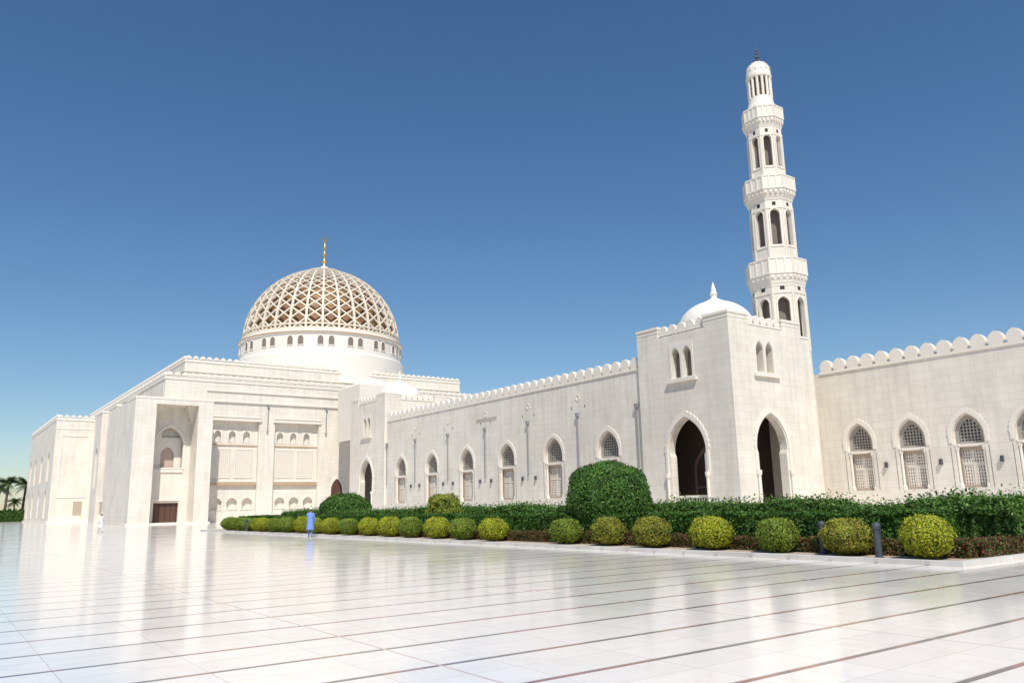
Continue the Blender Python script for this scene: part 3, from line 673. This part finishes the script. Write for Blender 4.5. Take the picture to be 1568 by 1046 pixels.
# ================================================================ PEOPLE
def person(name,loc,rz,cloth,pants,hair,skin=(0.30,0.16,0.10),pose='walk',cap=None):
    cm=plain('cloth_'+name,cloth,0.85,var=0.12,scale=8);sm=plain('skin_'+name,skin,0.5,var=0.05);hmtl=plain('hair_'+name,hair,0.8);pmm=plain('trousers_'+name,pants,0.85)
    e=empty(name);e.location=loc;e.rotation_euler=(0,0,rz)
    V=[];E=[];Rd=[]
    def j(p_,r_,par=None):
        V.append(p_);Rd.append(r_)
        if par is not None:E.append((par,len(V)-1))
        return len(V)-1
    pel=j((0,0,0.95),0.14);wa=j((0,0,1.1),0.125,pel);ch=j((0,-0.01,1.3),0.15,wa);nk0=j((0,0.0,1.43),0.075,ch);nk=j((0,-0.01,1.50),0.052,nk0);hb=j((0,-0.02,1.58),0.07,nk);ht=j((0,-0.015,1.67),0.078,hb);j((0,0,1.72),0.05,ht)
    stride=0.22 if pose=='walk' else 0.04
    for sx in(-1,1):
        hp=j((sx*0.09,0,0.9),0.10,pel);kn=j((sx*0.10,-sx*stride*0.6-0.02,0.5),0.065,hp);an=j((sx*0.10,-sx*stride+0.02,0.09),0.042,kn);j((sx*0.11,-sx*stride-0.12,0.035),0.032,an)
        sh=j((sx*0.18,0,1.40),0.062,ch)
        if pose=='reach' and sx==1: el_=j((sx*0.27,-0.2,1.28),0.045,sh);wr=j((sx*0.2,-0.42,1.36),0.03,el_);dr=Vector((-0.1,-0.5,0.2)).normalized()
        else: el_=j((sx*0.24,sx*stride*0.3,1.13),0.045,sh);wr=j((sx*0.25,sx*stride*0.6-0.06,0.88),0.03,el_);dr=Vector((0,-0.15,-1)).normalized()
        W=Vector(V[wr]);pa=j(tuple(W+dr*0.05),0.03,wr)
        side=Vector((0,1,0)) if abs(dr.z)>0.5 else Vector((0,0,1))
        for q,(o_,l_) in enumerate(((-0.028,0.07),(-0.009,0.085),(0.01,0.08),(0.028,0.062))):
            b0=j(tuple(W+dr*0.09+side*o_),0.011,pa);b1=j(tuple(W+dr*(0.09+l_*0.55)+side*o_*1.1+Vector((-sx*0.008,0,0))),0.009,b0);j(tuple(W+dr*(0.09+l_)+side*o_*1.1+Vector((-sx*0.028,0,0))),0.008,b1)
        th=j(tuple(W+dr*0.05-side*0.045),0.011,pa);j(tuple(W+dr*0.09-side*0.062),0.009,th)
    me=bpy.data.meshes.new('b');me.from_pydata(V,E,[]);ob=bpy.data.objects.new('body',me);sc.collection.objects.link(ob)
    md=ob.modifiers.new('s','SKIN');
    for i,r_ in enumerate(Rd): me.skin_vertices[0].data[i].radius=(r_,r_);
    me.skin_vertices[0].data[0].use_root=True
    sb=ob.modifiers.new('ss','SUBSURF');sb.levels=2;sb.render_levels=2
    dg=bpy.context.evaluated_depsgraph_get();m2=bpy.data.meshes.new_from_object(ob.evaluated_get(dg));bpy.data.objects.remove(ob)
    for q in(cm,sm,pmm,hmtl): m2.materials.append(q)
    for q in m2.polygons:
        cc=q.center;q.use_smooth=True
        if cc.z>1.47: q.material_index=3 if (cc.z>1.685 or (cc.y>0.02 and cc.z>1.56)) else 1
        elif cc.z<0.07: q.material_index=3
        elif cc.z<0.9 and abs(cc.x)<0.2: q.material_index=2
        elif (abs(cc.x)>0.19 and cc.z<0.9) or cc.y<-0.38: q.material_index=1
        else: q.material_index=0
    child('body',m2,e)
    g=Gp('t','t',cm);n=24;rings=[(1.44,0.09,0.08),(1.41,0.19,0.115),(1.3,0.205,0.14),(1.1,0.17,0.14),(0.95,0.19,0.165),(0.7,0.21,0.2),(0.45 if pose!='robe' else 0.2,0.24,0.24)]
    v=[];f=[]
    for z,rx,ry in rings:
        for i in range(n):
            a=2*math.pi*i/n;k=1+0.05*math.sin(5*a+z*3)*(1.4-z);v.append((rx*k*math.cos(a),ry*k*math.sin(a),z))
    for q in range(len(rings)-1):
        for i in range(n): f.append((q*n+i,q*n+(i+1)%n,(q+1)*n+(i+1)%n,(q+1)*n+i))
    me=bpy.data.meshes.new('tunic');me.from_pydata(v,[],f);me.materials.append(cm);me.shade_smooth();child('tunic',me,e)
    g=Gp('f','f',hmtl)
    for sx in(-1,1):
        lathe(g,[(0.004,1.622),(0.011,1.627),(0.011,1.633),(0.004,1.638)],sx*0.028,-0.086,8)
    box(g,-0.022,0.022,-0.092,-0.08,1.558,1.566)
    me=bpy.data.meshes.new('eyes_mouth');me.from_pydata(g.v,[],g.f);me.materials.append(hmtl);child('eyes_and_mouth',me,e)
    g=Gp('f','f',sm);g.add([(-0.014,-0.085,1.585),(0.014,-0.085,1.585),(0,-0.112,1.588),(0,-0.086,1.632)],[(0,1,2),(0,2,3),(1,3,2)])
    for sx in(-1,1): box(g,sx*0.08-0.008,sx*0.08+0.008,-0.02,0.015,1.59,1.64)
    me=bpy.data.meshes.new('nose_ears');me.from_pydata(g.v,[],g.f);me.materials.append(sm);child('nose_and_ears',me,e)
    if cap:
        g=Gp('c','c',None);lathe(g,[(0.09,1.66),(0.092,1.72),(0.07,1.755),(0.01,1.76)],0,-0.005,16);cmt=plain('cap_'+name,cap,0.8)
        me=bpy.data.meshes.new('cap');me.from_pydata(g.v,[],g.f);me.materials.append(cmt);child('cap',me,e)
    return e
person('man_in_blue',(19.2,47.6,0),rad(150),(0.16,0.27,0.62),(0.14,0.24,0.55),(0.02,0.015,0.01),pose='reach',cap=(0.7,0.7,0.7))
person('man_in_white',(13.4,83.3,0),rad(200),(0.75,0.73,0.70),(0.7,0.68,0.66),(0.03,0.02,0.02),pose='walk',cap=(0.75,0.74,0.7))
